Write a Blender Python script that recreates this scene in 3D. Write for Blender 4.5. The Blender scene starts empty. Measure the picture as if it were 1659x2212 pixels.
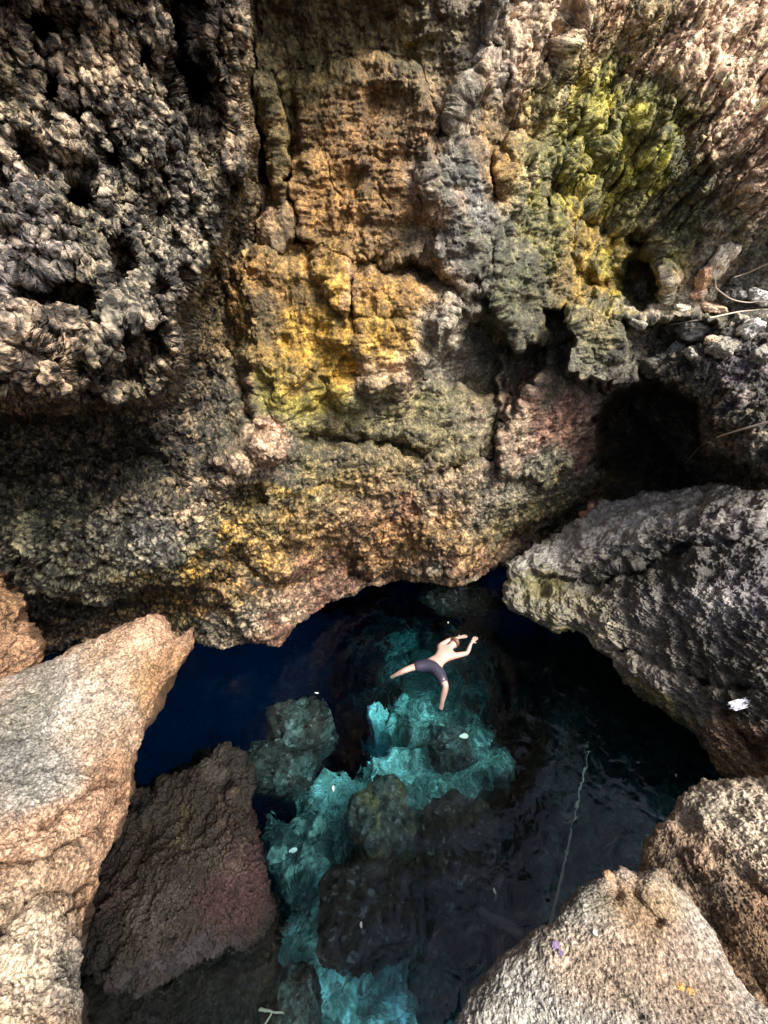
import bpy, bmesh, math, random
import numpy as np
from mathutils import Vector
random.seed(7)
# ------------------------------------------------------------------ camera, sky, sun, exposure
scn = bpy.context.scene
COL = scn.collection
PITCH = math.radians(30)
CAMZ = 6.0
cam_d = bpy.data.cameras.new('camera'); cam = bpy.data.objects.new('camera', cam_d); COL.objects.link(cam)
cam.location = (0, 0, CAMZ); cam.rotation_euler = (math.pi/2 - PITCH, 0, 0)
cam_d.sensor_fit = 'VERTICAL'; cam_d.sensor_height = 36; cam_d.lens = 13.5
cam_d.clip_start = 0.05; cam_d.clip_end = 500
scn.camera = cam
SUN_EL, SUN_AZ = math.radians(50), math.radians(128)      # azimuth from +Y towards +X
world = bpy.data.worlds.new('World'); scn.world = world; world.use_nodes = True
wn = world.node_tree.nodes; wl = world.node_tree.links
sky = wn.new('ShaderNodeTexSky'); sky.sky_type = 'NISHITA'; sky.sun_disc = False
sky.air_density = .7; sky.dust_density = 4; sky.ozone_density = .3; sky.sun_elevation = SUN_EL; sky.sun_rotation = SUN_AZ
wn['Background'].inputs['Strength'].default_value = 0.15
wl.new(sky.outputs[0], wn['Background'].inputs['Color'])
sd = bpy.data.lights.new('sun', 'SUN'); sun = bpy.data.objects.new('sun', sd); COL.objects.link(sun)
sd.energy = 4.2; sd.angle = math.radians(22); sd.color = (1.0, 0.95, 0.86)
sdir = Vector((math.sin(SUN_AZ)*math.cos(SUN_EL), math.cos(SUN_AZ)*math.cos(SUN_EL), math.sin(SUN_EL)))
sun.rotation_euler = sdir.to_track_quat('Z', 'Y').to_euler()
scn.view_settings.view_transform = 'Standard'; scn.view_settings.look = 'None'
scn.view_settings.gamma = 1; scn.view_settings.exposure = 0.9
scn.render.engine = 'CYCLES'
scn.cycles.use_denoising = True; scn.cycles.denoising_prefilter = 'NONE'
scn.cycles.max_bounces = 6; scn.cycles.diffuse_bounces = 3; scn.cycles.transmission_bounces = 6
scn.cycles.sample_clamp_indirect = 25.0

# ------------------------------------------------------------------ numeric helpers
F, CX, CY = 829.5, 829.5, 1106.0
cp, sp = math.cos(PITCH), math.sin(PITCH)
def rays(px, py):
    a = (np.asarray(px, float)-CX)/F; b = (CY-np.asarray(py, float))/F
    return np.stack([a, cp + sp*b, -sp + cp*b], -1)
def at(px, py, d):                      # point a distance d in front of the lens
    return rays(px, py)*np.asarray(d, float)[..., None] + np.array([0, 0, CAMZ])
def at_z(px, py, z=0.0):                # point on the level z
    r = rays(px, py); return r*((z-CAMZ)/r[..., 2])[..., None] + np.array([0, 0, CAMZ])
def at_water(px, py, z):                # point under the water seen through the surface
    r = rays(px, py); s = r*((0-CAMZ)/r[..., 2])[..., None] + np.array([0, 0, CAMZ])
    n = r/np.linalg.norm(r, axis=-1, keepdims=True); h = n[..., :2]/1.33
    vz = -np.sqrt(1-(h**2).sum(-1)); t = z/vz
    return np.concatenate([s[..., :2]+h*t[..., None], np.zeros(t.shape+(1,))+z], -1)
rng = np.random.RandomState(3)
PERM = np.concatenate([rng.permutation(256)]*3).astype(np.int32)
GR = rng.randn(256, 3).astype(np.float32); GR /= np.linalg.norm(GR, axis=1, keepdims=True)
JT = rng.rand(256, 3).astype(np.float32); RV = rng.rand(256).astype(np.float32)
def gn(p):
    p = np.asarray(p, np.float32); i = np.floor(p).astype(np.int32); f = p-i; i &= 255
    u = f*f*f*(f*(f*6-15)+10); out = np.zeros(p.shape[:-1], np.float32)
    for a in (0, 1):
        wa = u[..., 0] if a else 1-u[..., 0]; ha = PERM[(i[..., 0]+a) & 255]
        for b in (0, 1):
            wb = wa*(u[..., 1] if b else 1-u[..., 1]); hb = PERM[ha+((i[..., 1]+b) & 255)]
            for c in (0, 1):
                h = PERM[hb+((i[..., 2]+c) & 255)]; g = GR[h]
                d = g[..., 0]*(f[..., 0]-a)+g[..., 1]*(f[..., 1]-b)+g[..., 2]*(f[..., 2]-c)
                out += d*wb*(u[..., 2] if c else 1-u[..., 2])
    return out*1.5
def fbm(p, s, o=4, g=0.5, ridge=False, off=0.0):
    p = p*s+off; t = 0; a = 1.0
    for _ in range(o):
        n = gn(p); t = t+a*((1-2*np.abs(n)) if ridge else n); a *= g; p = p*2.03+7.1
    return t
def worley(p):
    p = np.asarray(p, np.float32); i = np.floor(p).astype(np.int32); f = p-i; i &= 255
    f1 = np.full(p.shape[:-1], 9, np.float32); f2 = f1.copy(); rid = np.zeros_like(f1)
    for a in (-1, 0, 1):
        ha = PERM[(i[..., 0]+a) & 255]
        for b in (-1, 0, 1):
            hb = PERM[ha+((i[..., 1]+b) & 255)]
            for c in (-1, 0, 1):
                h = PERM[hb+((i[..., 2]+c) & 255)]; j = JT[h]
                d = (f[..., 0]-a-j[..., 0])**2+(f[..., 1]-b-j[..., 1])**2+(f[..., 2]-c-j[..., 2])**2
                m = d < f1; f2 = np.where(m, f1, np.minimum(f2, d)); rid = np.where(m, RV[h], rid); f1 = np.where(m, d, f1)
    return np.sqrt(f1), np.sqrt(f2), rid
def sstep(a, b, x):
    t = np.clip((x-a)/(b-a), 0, 1); return t*t*(3-2*t)
def sdf_poly(px, py, poly):             # negative inside
    P = np.array(poly, float); d = np.full(px.shape, 1e18); ins = np.zeros(px.shape, bool)
    for (x0, y0), (x1, y1) in zip(P, np.roll(P, -1, 0)):
        ex, ey = x1-x0, y1-y0; wx, wy = px-x0, py-y0
        t = np.clip((wx*ex+wy*ey)/(ex*ex+ey*ey+1e-9), 0, 1)
        d = np.minimum(d, (wx-ex*t)**2+(wy-ey*t)**2)
        c = ((y0 > py) != (y1 > py)) & (px < ex*(py-y0)/(ey if abs(ey) > 1e-9 else 1e-9)+x0); ins ^= c
    d = np.sqrt(d); return np.where(ins, -d, d)
def d_line(px, py, pts):
    d = np.full(px.shape, 1e18)
    for (x0, y0), (x1, y1) in zip(pts[:-1], pts[1:]):
        ex, ey = x1-x0, y1-y0; wx, wy = px-x0, py-y0
        t = np.clip((wx*ex+wy*ey)/(ex*ex+ey*ey+1e-9), 0, 1)
        d = np.minimum(d, (wx-ex*t)**2+(wy-ey*t)**2)
    return np.sqrt(d)
def tps(ctrl, px, py):
    c = np.array(ctrl, float); X = c[:, :2]/1000; n = len(c)
    def U(r2): return r2*np.log(r2+1e-9)*0.5
    K = U(((X[:, None]-X[None])**2).sum(-1))+np.eye(n)*2e-3; Pm = np.c_[np.ones(n), X]
    A = np.zeros((n+3, n+3)); A[:n, :n] = K; A[:n, n:] = Pm; A[n:, :n] = Pm.T
    w = np.linalg.solve(A, np.r_[c[:, 2], 0, 0, 0]); qx, qy = px/1000, py/1000
    out = w[n]+w[n+1]*qx+w[n+2]*qy
    for k in range(n): out = out+w[k]*U((qx-X[k, 0])**2+(qy-X[k, 1])**2)
    return out
def gnormals(V, flip=1, wrap=False):
    if wrap:
        W = np.concatenate([V[:, -1:], V, V[:, :1]], 1); du = (W[:, 2:]-W[:, :-2]); dv = np.gradient(V, axis=0)
    else:
        du = np.gradient(V, axis=1); dv = np.gradient(V, axis=0)
    n = np.cross(du, dv)*flip; return n/(np.linalg.norm(n, axis=-1, keepdims=True)+1e-12)
def smooth2(a, k=2):
    for _ in range(k):
        b = a.copy(); b[1:-1] = (a[:-2]+2*a[1:-1]+a[2:])/4; a = b.copy(); a[:, 1:-1] = (b[:, :-2]+2*b[:, 1:-1]+b[:, 2:])/4
    return a
def facing(V, flip=None):               # normals pointing at the lens on average
    n = gnormals(V); c = V-np.array([0, 0, CAMZ])
    return n*np.sign(-(n*c).sum(-1).mean())
# ------------------------------------------------------------------ mesh helpers
def grid_mesh(name, V, col, mat, wrap=False, parent=None, flipface=False):
    r, c = V.shape[:2]; idx = np.arange(r*c).reshape(r, c)
    nx = np.roll(idx, -1, 1) if wrap else idx[:, 1:]
    a = idx if wrap else idx[:, :-1]
    q = np.stack([a[:-1], nx[:-1], nx[1:], a[1:]], -1).reshape(-1, 4)
    if flipface: q = q[:, ::-1]
    return raw_mesh(name, V.reshape(-1, 3), q, None if col is None else col.reshape(-1, 3), mat, parent)
def raw_mesh(name, v, q, col, mat, parent=None, smooth=True):
    me = bpy.data.meshes.new(name); me.vertices.add(len(v)); me.vertices.foreach_set('co', np.ascontiguousarray(v, np.float32).ravel())
    k = q.shape[1]; me.loops.add(len(q)*k); me.polygons.add(len(q))
    me.loops.foreach_set('vertex_index', np.ascontiguousarray(q, np.int32).ravel())
    me.polygons.foreach_set('loop_start', np.arange(0, len(q)*k, k, dtype=np.int32))
    me.polygons.foreach_set('loop_total', np.full(len(q), k, np.int32))
    if smooth: me.polygons.foreach_set('use_smooth', np.ones(len(q), bool))
    me.update(calc_edges=True); me.validate()
    if col is not None:
        at_ = me.color_attributes.new('Col', 'FLOAT_COLOR', 'POINT')
        c4 = np.ones((len(v), 4), np.float32); c4[:, :3] = np.clip(col, 0.004, 0.9); at_.data.foreach_set('color', c4.ravel())
    if mat: me.materials.append(mat)
    o = bpy.data.objects.new(name, me); COL.objects.link(o)
    if parent: o.parent = parent
    return o
def tag(o, label=None, cat=None, group=None, kind=None):
    if label: o['label'] = label
    if cat: o['category'] = cat
    if group: o['group'] = group
    if kind: o['kind'] = kind
    return o
def empty(name, loc=(0, 0, 0)):
    o = bpy.data.objects.new(name, None); COL.objects.link(o); o.location = loc; o.empty_display_size = .1; return o
# ------------------------------------------------------------------ materials
def mat_new(name):
    m = bpy.data.materials.new(name); m.use_nodes = True; return m, m.node_tree.nodes, m.node_tree.links
def rock_mat(name, rough=(0.35, 0.75), speck=(0.35, 1.75), fine=(38, 110), bump=0.03, spec=0.5, strength=0.9):
    m, N, L = mat_new(name); b = N['Principled BSDF']
    vc = N.new('ShaderNodeVertexColor'); vc.layer_name = 'Col'; tc = N.new('ShaderNodeNewGeometry')
    n1 = N.new('ShaderNodeTexNoise'); n1.inputs['Scale'].default_value = fine[0]; n1.inputs['Detail'].default_value = 5; n1.inputs['Roughness'].default_value = .65
    n2 = N.new('ShaderNodeTexNoise'); n2.inputs['Scale'].default_value = fine[1]; n2.inputs['Detail'].default_value = 3
    for n in (n1, n2): L.new(tc.outputs['Position'], n.inputs['Vector'])
    r1 = N.new('ShaderNodeMapRange'); r1.inputs[1].default_value = .33; r1.inputs[2].default_value = .67; r1.inputs[3].default_value = speck[0]; r1.inputs[4].default_value = speck[1]
    L.new(n1.outputs['Fac'], r1.inputs[0])
    mx = N.new('ShaderNodeMixRGB'); mx.blend_type = 'MULTIPLY'; mx.inputs[0].default_value = 1
    L.new(vc.outputs['Color'], mx.inputs[1]); L.new(r1.outputs[0], mx.inputs[2]); L.new(mx.outputs[0], b.inputs['Base Color'])
    r2 = N.new('ShaderNodeMapRange'); r2.inputs[1].default_value = .3; r2.inputs[2].default_value = .7; r2.inputs[3].default_value = rough[0]; r2.inputs[4].default_value = rough[1]
    L.new(n2.outputs['Fac'], r2.inputs[0]); L.new(r2.outputs[0], b.inputs['Roughness'])
    b.inputs['Specular IOR Level'].default_value = spec
    ad = N.new('ShaderNodeMath'); ad.operation = 'MULTIPLY_ADD'; ad.inputs[1].default_value = .4
    L.new(n2.outputs['Fac'], ad.inputs[0]); L.new(n1.outputs['Fac'], ad.inputs[2])
    bp = N.new('ShaderNodeBump'); bp.inputs['Strength'].default_value = strength; bp.inputs['Distance'].default_value = bump
    L.new(ad.outputs[0], bp.inputs['Height']); L.new(bp.outputs[0], b.inputs['Normal'])
    return m
def flat_mat(name, c, rough=.6, noise=.25, scale=20, spec=.5, sub=0):
    m, N, L = mat_new(name); b = N['Principled BSDF']
    t = N.new('ShaderNodeTexNoise'); t.inputs['Scale'].default_value = scale; t.inputs['Detail'].default_value = 4
    g = N.new('ShaderNodeNewGeometry'); L.new(g.outputs['Position'], t.inputs['Vector'])
    mx = N.new('ShaderNodeMixRGB'); mx.inputs[1].default_value = (*[x*(1-noise) for x in c], 1); mx.inputs[2].default_value = (*[min(1, x*(1+noise)) for x in c], 1)
    L.new(t.outputs['Fac'], mx.inputs[0]); L.new(mx.outputs[0], b.inputs['Base Color'])
    b.inputs['Roughness'].default_value = rough; b.inputs['Specular IOR Level'].default_value = spec
    bp = N.new('ShaderNodeBump'); bp.inputs['Strength'].default_value = .3; bp.inputs['Distance'].default_value = .01
    L.new(t.outputs['Fac'], bp.inputs['Height']); L.new(bp.outputs[0], b.inputs['Normal'])
    return m
M_WALL = rock_mat('cave_wall_rock', speck=(.35, 1.65), fine=(26, 80), bump=.045)
M_ROCK = rock_mat('boulder_rock', rough=(.3, .7), fine=(45, 140), bump=.014)
M_NEAR = rock_mat('near_rock', rough=(.5, .9), speck=(.2, 1.8), fine=(60, 200), bump=.016, spec=.3)
M_WET = rock_mat('wet_rock', rough=(.2, .6), fine=(50, 160), bump=.015, spec=.6)
M_DARK = rock_mat('dark_wet_rock', rough=(.42, .8), speck=(.3, 2.0), fine=(50, 160), bump=.018, spec=.28)
M_BED = rock_mat('pool_bed', rough=(.6, .9), speck=(.5, 1.4), fine=(14, 45), bump=.02, spec=.2)

# ------------------------------------------------------------------ colour palettes (linear albedo)
PAL = dict(ochre=(.38, .20, .05), gold=(.44, .255, .035), brown=(.22, .125, .052), olive=(.17, .145, .05), grey=(.22, .20, .16),
           dark=(.045, .043, .033), black=(.018, .018, .016), char=(.03, .028, .024), tan=(.50, .35, .23), beige=(.50, .455, .39), pink=(.70, .45, .30), moss=(.26, .23, .03), lime=(.42, .39, .03),
           dmoss=(.055, .065, .025), red=(.22, .085, .055), orange=(.37, .215, .125), violet=(.25, .22, .34), slate=(.18, .18, .165), pale=(.55, .52, .46), plum=(.13, .06, .065), cream=(.66, .56, .42), bgrey=(.13, .135, .095))
def paint(px, py, base, blobs, warp=None):
    c = np.zeros(px.shape+(3,))+np.array(PAL[base] if isinstance(base, str) else base)
    wx, wy = warp if warp is not None else (0, 0)
    for (x, y, rx, ry, rot, name, s) in blobs:
        a = math.radians(rot); dx = px+wx-x; dy = py+wy-y
        u = (dx*math.cos(a)+dy*math.sin(a))/rx; v = (-dx*math.sin(a)+dy*math.cos(a))/ry
        w = s*sstep(1.55, .3, np.sqrt(u*u+v*v)); k = np.array(PAL[name])
        c = c*(1-w[..., None])+k*w[..., None]
    return c

# ------------------------------------------------------------------ the cave wall
def build_wall():
    ST = 2.1
    xs = np.arange(-330, 1850, ST); nrow = 800
    kx = [-330, 0, 90, 200, 400, 480, 560, 600, 640, 700, 770, 850, 950, 985, 1030, 1090, 1200, 1300, 1500, 2000]
    ky = [1410, 1425, 1425, 1405, 1386, 1396, 1388, 1392, 1345, 1300, 1274, 1252, 1250, 1264, 1244, 1215, 1190, 1180, 1240, 1300]
    yb = np.interp(xs, kx, ky)
    t = np.linspace(0, 1, nrow)[:, None]; py = -260+(yb[None]+260)*t; px = np.broadcast_to(xs[None], py.shape).copy()
    ctrl = [(0,1400,4.6),(200,1400,4.8),(400,1390,4.9),(600,1390,5.0),(700,1300,6.1),(850,1250,7.0),(1000,1255,7.0),(1090,1200,7.8),(1290,1085,9.2),
            (100,1200,4.1),(350,1200,4.4),(600,1200,5.1),(800,1150,6.1),(1000,1150,6.6),(1150,1100,7.8),
            (0,900,4.4),(300,900,4.8),(560,950,5.4),(800,900,6.2),(1000,900,6.9),(1200,900,7.8),(1400,950,8.6),(1620,950,6.4),
            (0,700,4.6),(300,700,5.1),(500,700,6.2),(700,700,6.5),(900,700,6.6),(1060,700,7.3),(1200,700,8),(1400,700,8.5),(1620,750,8.0),
            (0,450,5.2),(300,450,5.9),(600,450,6.9),(850,450,7.0),(980,450,6.8),(1120,450,7.8),(1350,450,8.8),(1620,450,8.3),
            (0,150,5.4),(300,150,6.1),(600,150,7.0),(850,150,7.2),(1050,150,7.1),(1300,150,8.7),(1620,150,8.7),
            (0,-100,5.2),(300,-100,6),(600,-100,6.7),(850,-100,6.7),(1100,-100,7.6),(1400,-100,9.2),(1659,-100,9.4),
            (-300,1400,4.2),(-300,1000,4),(-300,600,4.2),(-300,100,4.4),(-300,-260,4.2),(200,-260,5.2),(830,-260,6),(1400,-260,9.8),(1980,-260,10),(1980,300,8.2),(1980,700,7.2),(1980,1300,6.2),(1600,1300,6.6),(1300,1300,8.6)]
    Y = tps(ctrl, px, py)
    base0 = rays(px, py)*(Y/rays(px, py)[..., 1])[..., None]+np.array([0, 0, CAMZ])
    # domain warp so that sculpted edges run ragged
    q = base0.copy(); wx = 26*fbm(q, .9, 4)+9*gn(q*5.1); wy = 26*fbm(q, .9, 4, off=31)+9*gn(q*5.1+9)
    X_, Y_ = px+wx, py+wy
    def poly(P, dy, soft):
        nonlocal Y
        Y = Y+dy*sstep(soft, -soft, sdf_poly(X_, Y_, P))
    def line(P, dy, w):
        nonlocal Y
        e = np.minimum(np.hypot(X_-P[0][0], Y_-P[0][1]), np.hypot(X_-P[-1][0], Y_-P[-1][1]))
        Y = Y+dy*np.exp(-(d_line(X_, Y_, P)/w)**2)*sstep(0, 3.2*w, e)
    def ball(x, y, rx, ry, dy):
        nonlocal Y
        d = ((X_-x)/rx)**2+((Y_-y)/ry)**2; Y = Y+dy*np.sqrt(np.clip(1-d, 0, 1))
    def pit(x, y, rx, ry, dy):
        nonlocal Y
        d = np.sqrt(((X_-x)/rx)**2+((Y_-y)/ry)**2); Y = Y+dy*sstep(1.25, .6, d)
    ball(230,330,340,640,-.55); ball(120,1150,420,170,-.3)
    LM = [(545,-400),(540,0),(548,150),(532,330),(475,520),(412,620),(385,700),(390,780),(350,860),(250,880),(170,900),(-400,920),(-400,-400)]
    poly(LM, -1.5, 20); poly([(560,200),(540,420),(480,560),(425,640),(400,760),(420,900),(500,950),(520,860),(500,700),(530,580),(600,450)], .45, 26)
    poly([(455,-400),(535,-400),(545,0),(548,150),(532,330),(500,400),(470,330),(490,200),(450,100)], -.45, 10)        # rib at the edge of the left mass
    line([(395,-300),(385,0),(395,110),(430,200),(470,260)], 1.0, 20)          # dark cleft
    for a in [(125,195,24,30,.7),(185,238,20,24,.6),(170,430,52,34,.8),(95,60,30,26,.5),(250,560,34,50,.5),(130,640,85,50,.8),(60,560,40,30,.5),(330,610,26,24,.4),(300,730,60,50,.7),(230,800,70,40,.6),
              (60,330,26,30,.5),(440,180,28,34,.6),(320,130,20,26,.5),(480,420,22,50,.6),(260,330,22,34,.4),(390,340,16,30,.4),(340,440,16,26,.35),(210,690,50,24,.5),(20,640,30,40,.5),(460,560,16,40,.3)]: pit(*a)
    poly([(-60,705),(60,712),(110,745),(160,785),(168,835),(140,890),(90,895),(60,865),(-60,850)], -.75, 16)          # pale lump
    poly([(-80,880),(140,895),(260,900),(330,960),(240,1020),(100,1040),(-80,1050)], .9, 40)         # cavity under it
    # centre
    poly([(565,100),(632,100),(632,300),(618,382),(590,392),(575,330),(560,250)], -.32, 9)
    poly([(556,395),(640,400),(645,500),(605,535),(552,505)], -.25, 8)
    poly([(645,170),(900,120),(945,300),(915,500),(900,552),(790,560),(700,545),(655,515),(640,400)], -.28, 10)
    line([(618,180),(622,300),(628,400),(642,520)], .5, 7)
    line([(530,545),(640,545)], .35, 12); line([(800,570),(900,585),(985,630)], .5, 16)
    poly([(660,535),(790,565),(765,620),(745,700),(700,640)], -.2, 8)
    poly([(520,580),(760,560),(765,700),(730,800),(610,850),(520,770)], -.3, 34)
    poly([(775,595),(890,600),(985,640),(1000,680),(960,740),(880,840),(800,860),(762,760)], -.45, 26)
    line([(775,590),(765,690),(762,740)], .4, 8); line([(765,690),(810,690),(860,680)], .25, 7)
    ball(970,700,36,70,-.35); ball(800,850,90,50,-.35); ball(640,850,60,50,-.2)
    line([(640,945),(780,955),(880,975),(960,950)], .45, 14); line([(500,660),(520,860),(560,930)], .35, 14)
    # grey rib and buttresses
    poly([(925,330),(985,300),(1040,380),(1075,560),(1060,640),(1005,625),(925,545),(912,430)], -.36, 16)
    line([(990,320),(1000,210),(1050,120),(1065,0),(1070,-260)], -.45, 16)
    line([(1240,-260),(1225,0),(1190,150),(1125,310)], -.35, 18); line([(1040,160),(1090,60),(1110,-200)], .5, 20)
    line([(880,880),(960,760),(1010,600),(1000,420)], -.22, 40); line([(700,870),(760,560),(900,300),(1010,60),(1060,-200)], -.22, 60); line([(1150,560),(1190,330),(1290,100),(1400,-200)], .35, 45); line([(1330,500),(1400,300),(1540,60),(1640,-100)], -.25, 60)
    poly([(1060,330),(1135,290),(1150,400),(1215,470),(1228,640),(1215,730),(1130,760),(1065,650)], -.45, 16)
    poly([(990,660),(1065,690),(1120,760),(1180,760),(1140,830),(1075,870),(960,830),(930,780)], .75, 14)
    line([(1100,740),(1090,800),(1075,890)], -.5, 5)
    pit(1190,700,30,34,.5); pit(1030,600,14,22,.3)
    poly([(1100,812),(1180,800),(1300,818),(1315,900),(1300,1010),(1200,1050),(1080,1010),(1060,960)], -.4, 10)
    line([(1150,790),(1080,880),(1060,960),(980,1010),(900,1040)], .35, 14)
    ball(1000,1190,110,50,-.4); ball(880,1180,120,60,-.3); ball(700,1120,110,70,-.3); ball(960,1250,70,24,-.15)
    line([(1060,1215),(1180,1140),(1290,1080)], .4, 18)
    # lower left
    ball(575,955,42,40,-.75); ball(505,990,50,26,-.35); ball(470,1030,70,60,-.3); pit(520,1075,46,34,.5)
    for a in [(330,760,60,.0,.0),]: pass
    poly([(60,1130),(250,1040),(420,1060),(460,1180),(440,1245),(330,1290),(150,1300),(40,1250)], -.35, 24)
    poly([(40,1300),(200,1305),(350,1300),(420,1270),(520,1300),(420,1385),(200,1420),(60,1440)], .5, 22)
    poly([(500,1290),(665,1290),(645,1345),(602,1400),(550,1385)], -.3, 12)
    line([(430,1280),(520,1210),(560,1240),(640,1260),(740,1215),(830,1240)], .3, 14)
    pit(60,1230,34,34,.4)
    # right: alcove, ledge, dark wall, black cavity
    poly([(1225,655),(1330,660),(1450,675),(1559,690),(2100,660),(2100,1200),(1500,1060),(1330,830),(1220,800)], -1.3, 9)
    poly([(1350,690),(1500,690),(1560,720),(1450,770),(1400,840),(1350,800)], .7, 12)
    poly([(1300,900),(1340,850),(1430,832),(1480,860),(1505,920),(1530,985),(1600,1000),(2100,1015),(2100,1300),(1290,1200),(1290,1060)], 3.2, 22)
    pit(1385,602,52,52,1.3); pit(1370,520,30,30,.8); pit(1450,580,24,26,-.3)
    line([(1345,240),(1250,380),(1240,400)], .5, 7); line([(1240,470),(1190,470),(1150,400)], .4, 9)
    line([(1225,480),(1320,495),(1330,520)], .4, 12); line([(1230,580),(1300,600),(1340,640)], .3, 12)
    for (x, y, rx, ry) in [(1255,540,26,60),(1300,600,30,60),(1330,420,40,60),(1270,440,40,30),(1290,300,30,60),(1400,330,50,50),(1440,600,24,40)]: ball(x, y, rx, ry, -.12)
    for (x0, y0, x1, y1) in [(1659,40,1500,260),(1600,0,1430,240),(1500,0,1380,200),(1659,200,1520,380),(1400,0,1300,180),(1659,330,1560,470),(1330,0,1230,190)]: line([(x0+(x0-x1)*1.6, y0-(y1-y0)*1.6), (x0, y0), (x1, y1)], -.12, 30)
    V = rays(px, py)*(Y/rays(px, py)[..., 1])[..., None]+np.array([0, 0, CAMZ])
    # ---- relief
    Ln = sstep(-10, 40, 0*px+(520-px)) ; kar = np.clip(sstep(600, 470, px+np.where(py > 500, (py-500)*.12, 0)), 0, 1)
    kar = np.maximum(kar, sstep(1330, 1430, px)*sstep(660, 720, py)*.6)
    low = sstep(860, 1080, py)*sstep(1320, 1200, px)*sstep(300, 560, px); kar = np.clip(np.maximum(kar, sstep(620, 380, px)*sstep(900, 1050, py)*.9), 0, 1)
    strk = sstep(1000, 1250, px)*sstep(620, 380, py)
    smo = np.clip(1-kar-low-strk*.6, 0, 1)
    n0 = facing(smooth2(V, 24)); rd_ = rays(px, py); rd_ /= np.linalg.norm(rd_, axis=-1, keepdims=True)
    n0 = n0*.45-rd_*.75; n0 /= np.linalg.norm(n0, axis=-1, keepdims=True)
    wv = np.stack([gn(V*11+5), gn(V*11+45), gn(V*11+85)], -1)*.030+np.stack([gn(V*27+5), gn(V*27+45), gn(V*27+85)], -1)*.012
    pv = (V+wv)*np.array([1, 1, .62])                        # holes and knobs run taller than wide
    big = fbm(V, .8, 3, off=3)*.30+fbm(V, 2.2, 3, off=11)*.14
    f1, f2, rid = worley(pv*3.1+fbm(V, 2.5, 2)[..., None]*.25)
    holes = -sstep(.45, .2, f1)*(rid > .3)*.38
    g1, g2, rg = worley(pv*13+3.3)
    holes2 = 0
    rdg = fbm(pv, 4.2, 4, .55, ridge=True)
    D = big*(.4+.3*kar+.4*low-.3*strk)
    e1, e2, re_ = worley(V*np.array([1.1, 1.1, .8])+.35*fbm(V, 2, 3)[..., None]+20)
    crk = sstep(.09, .0, e2-e1)*sstep(-.1, .3, fbm(V, .7, 2, off=70)); strata = fbm(V*np.array([.6, .6, 2.3]), 1.6, 4, .55, ridge=True, off=33)
    i1, i2, ri = worley(pv*7.6+9.1); cone = lambda f, w: np.clip(1-f/w, 0, 1)
    D += kar*(holes*.6-.22*cone(i1, .62)*(ri > .62)-.13*cone(g1, .62)*(rg > .5)+.045*fbm(pv, 12, 3, .6, ridge=True))-crk*(smo*.05+low*.03)+strata*(.05*smo+.04*low)
    D += low*(.07*(.5-f1)+.09*(.5-i1)+.055*(.5-g1)-.10*cone(g2-g1, .25)*0+.05*rdg)
    D += smo*(.09*fbm(V, 2.4, 5, .55)+.045*rdg*sstep(-.3, .5, fbm(V, 1.1, 2, off=5)))
    sv = np.stack([V[..., 0]*1.0+V[..., 2]*-.62, V[..., 1]*.5, (V[..., 2]*1.0+V[..., 0]*.62)*.22], -1)
    D += strk*(.30*fbm(sv, 1.7, 2, .5, ridge=True, off=3)+.12*fbm(sv, 5.5, 5, .6, ridge=True))
    nom = np.linalg.norm(V-np.array([0, 0, CAMZ]), axis=-1)*ST/F
    st = smooth2(np.maximum(np.linalg.norm(np.gradient(V, axis=1), axis=-1), np.linalg.norm(np.gradient(V, axis=0), axis=-1)*.8)/nom, 3)
    damp = .42+.58/(1+(np.maximum(st-3.0, 0)/2.5)**2)
    V = V+n0*(D*damp)[..., None]
    n1 = facing(smooth2(V, 3))
    h1, h2, rh = worley((V+wv)*np.array([1, 1, .8])*15)
    fine = fbm(V, 13, 3, .6, ridge=True)
    wv = np.stack([gn(V*27+5), gn(V*27+45), gn(V*27+85)], -1)*.022
    j1, j2, rj = worley((V+wv)*np.array([1, 1, .7])*23+5)
    D2 = fine*(.010*smo+.022*kar+.022*low+.004*strk)+strk*.022*fbm(sv, 17, 3, .6, ridge=True)-np.clip(1-j1/.62, 0, 1)*(rj > .35)*1.3*(.03*kar+.016*low+.008*smo+.01*strk)+(.45-h1)*(.008*smo+.0*kar+.02*low+.008*strk)-sstep(.45, .2, h1)*(rh > .35)*(.015*smo+.06*kar+.03*low+.02*strk)
    V = V+n1*(D2*damp)[..., None]
    # ---- colour
    w = (60*fbm(V, 1.4, 4, off=2), 60*fbm(V, 1.4, 4, off=17))
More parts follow.
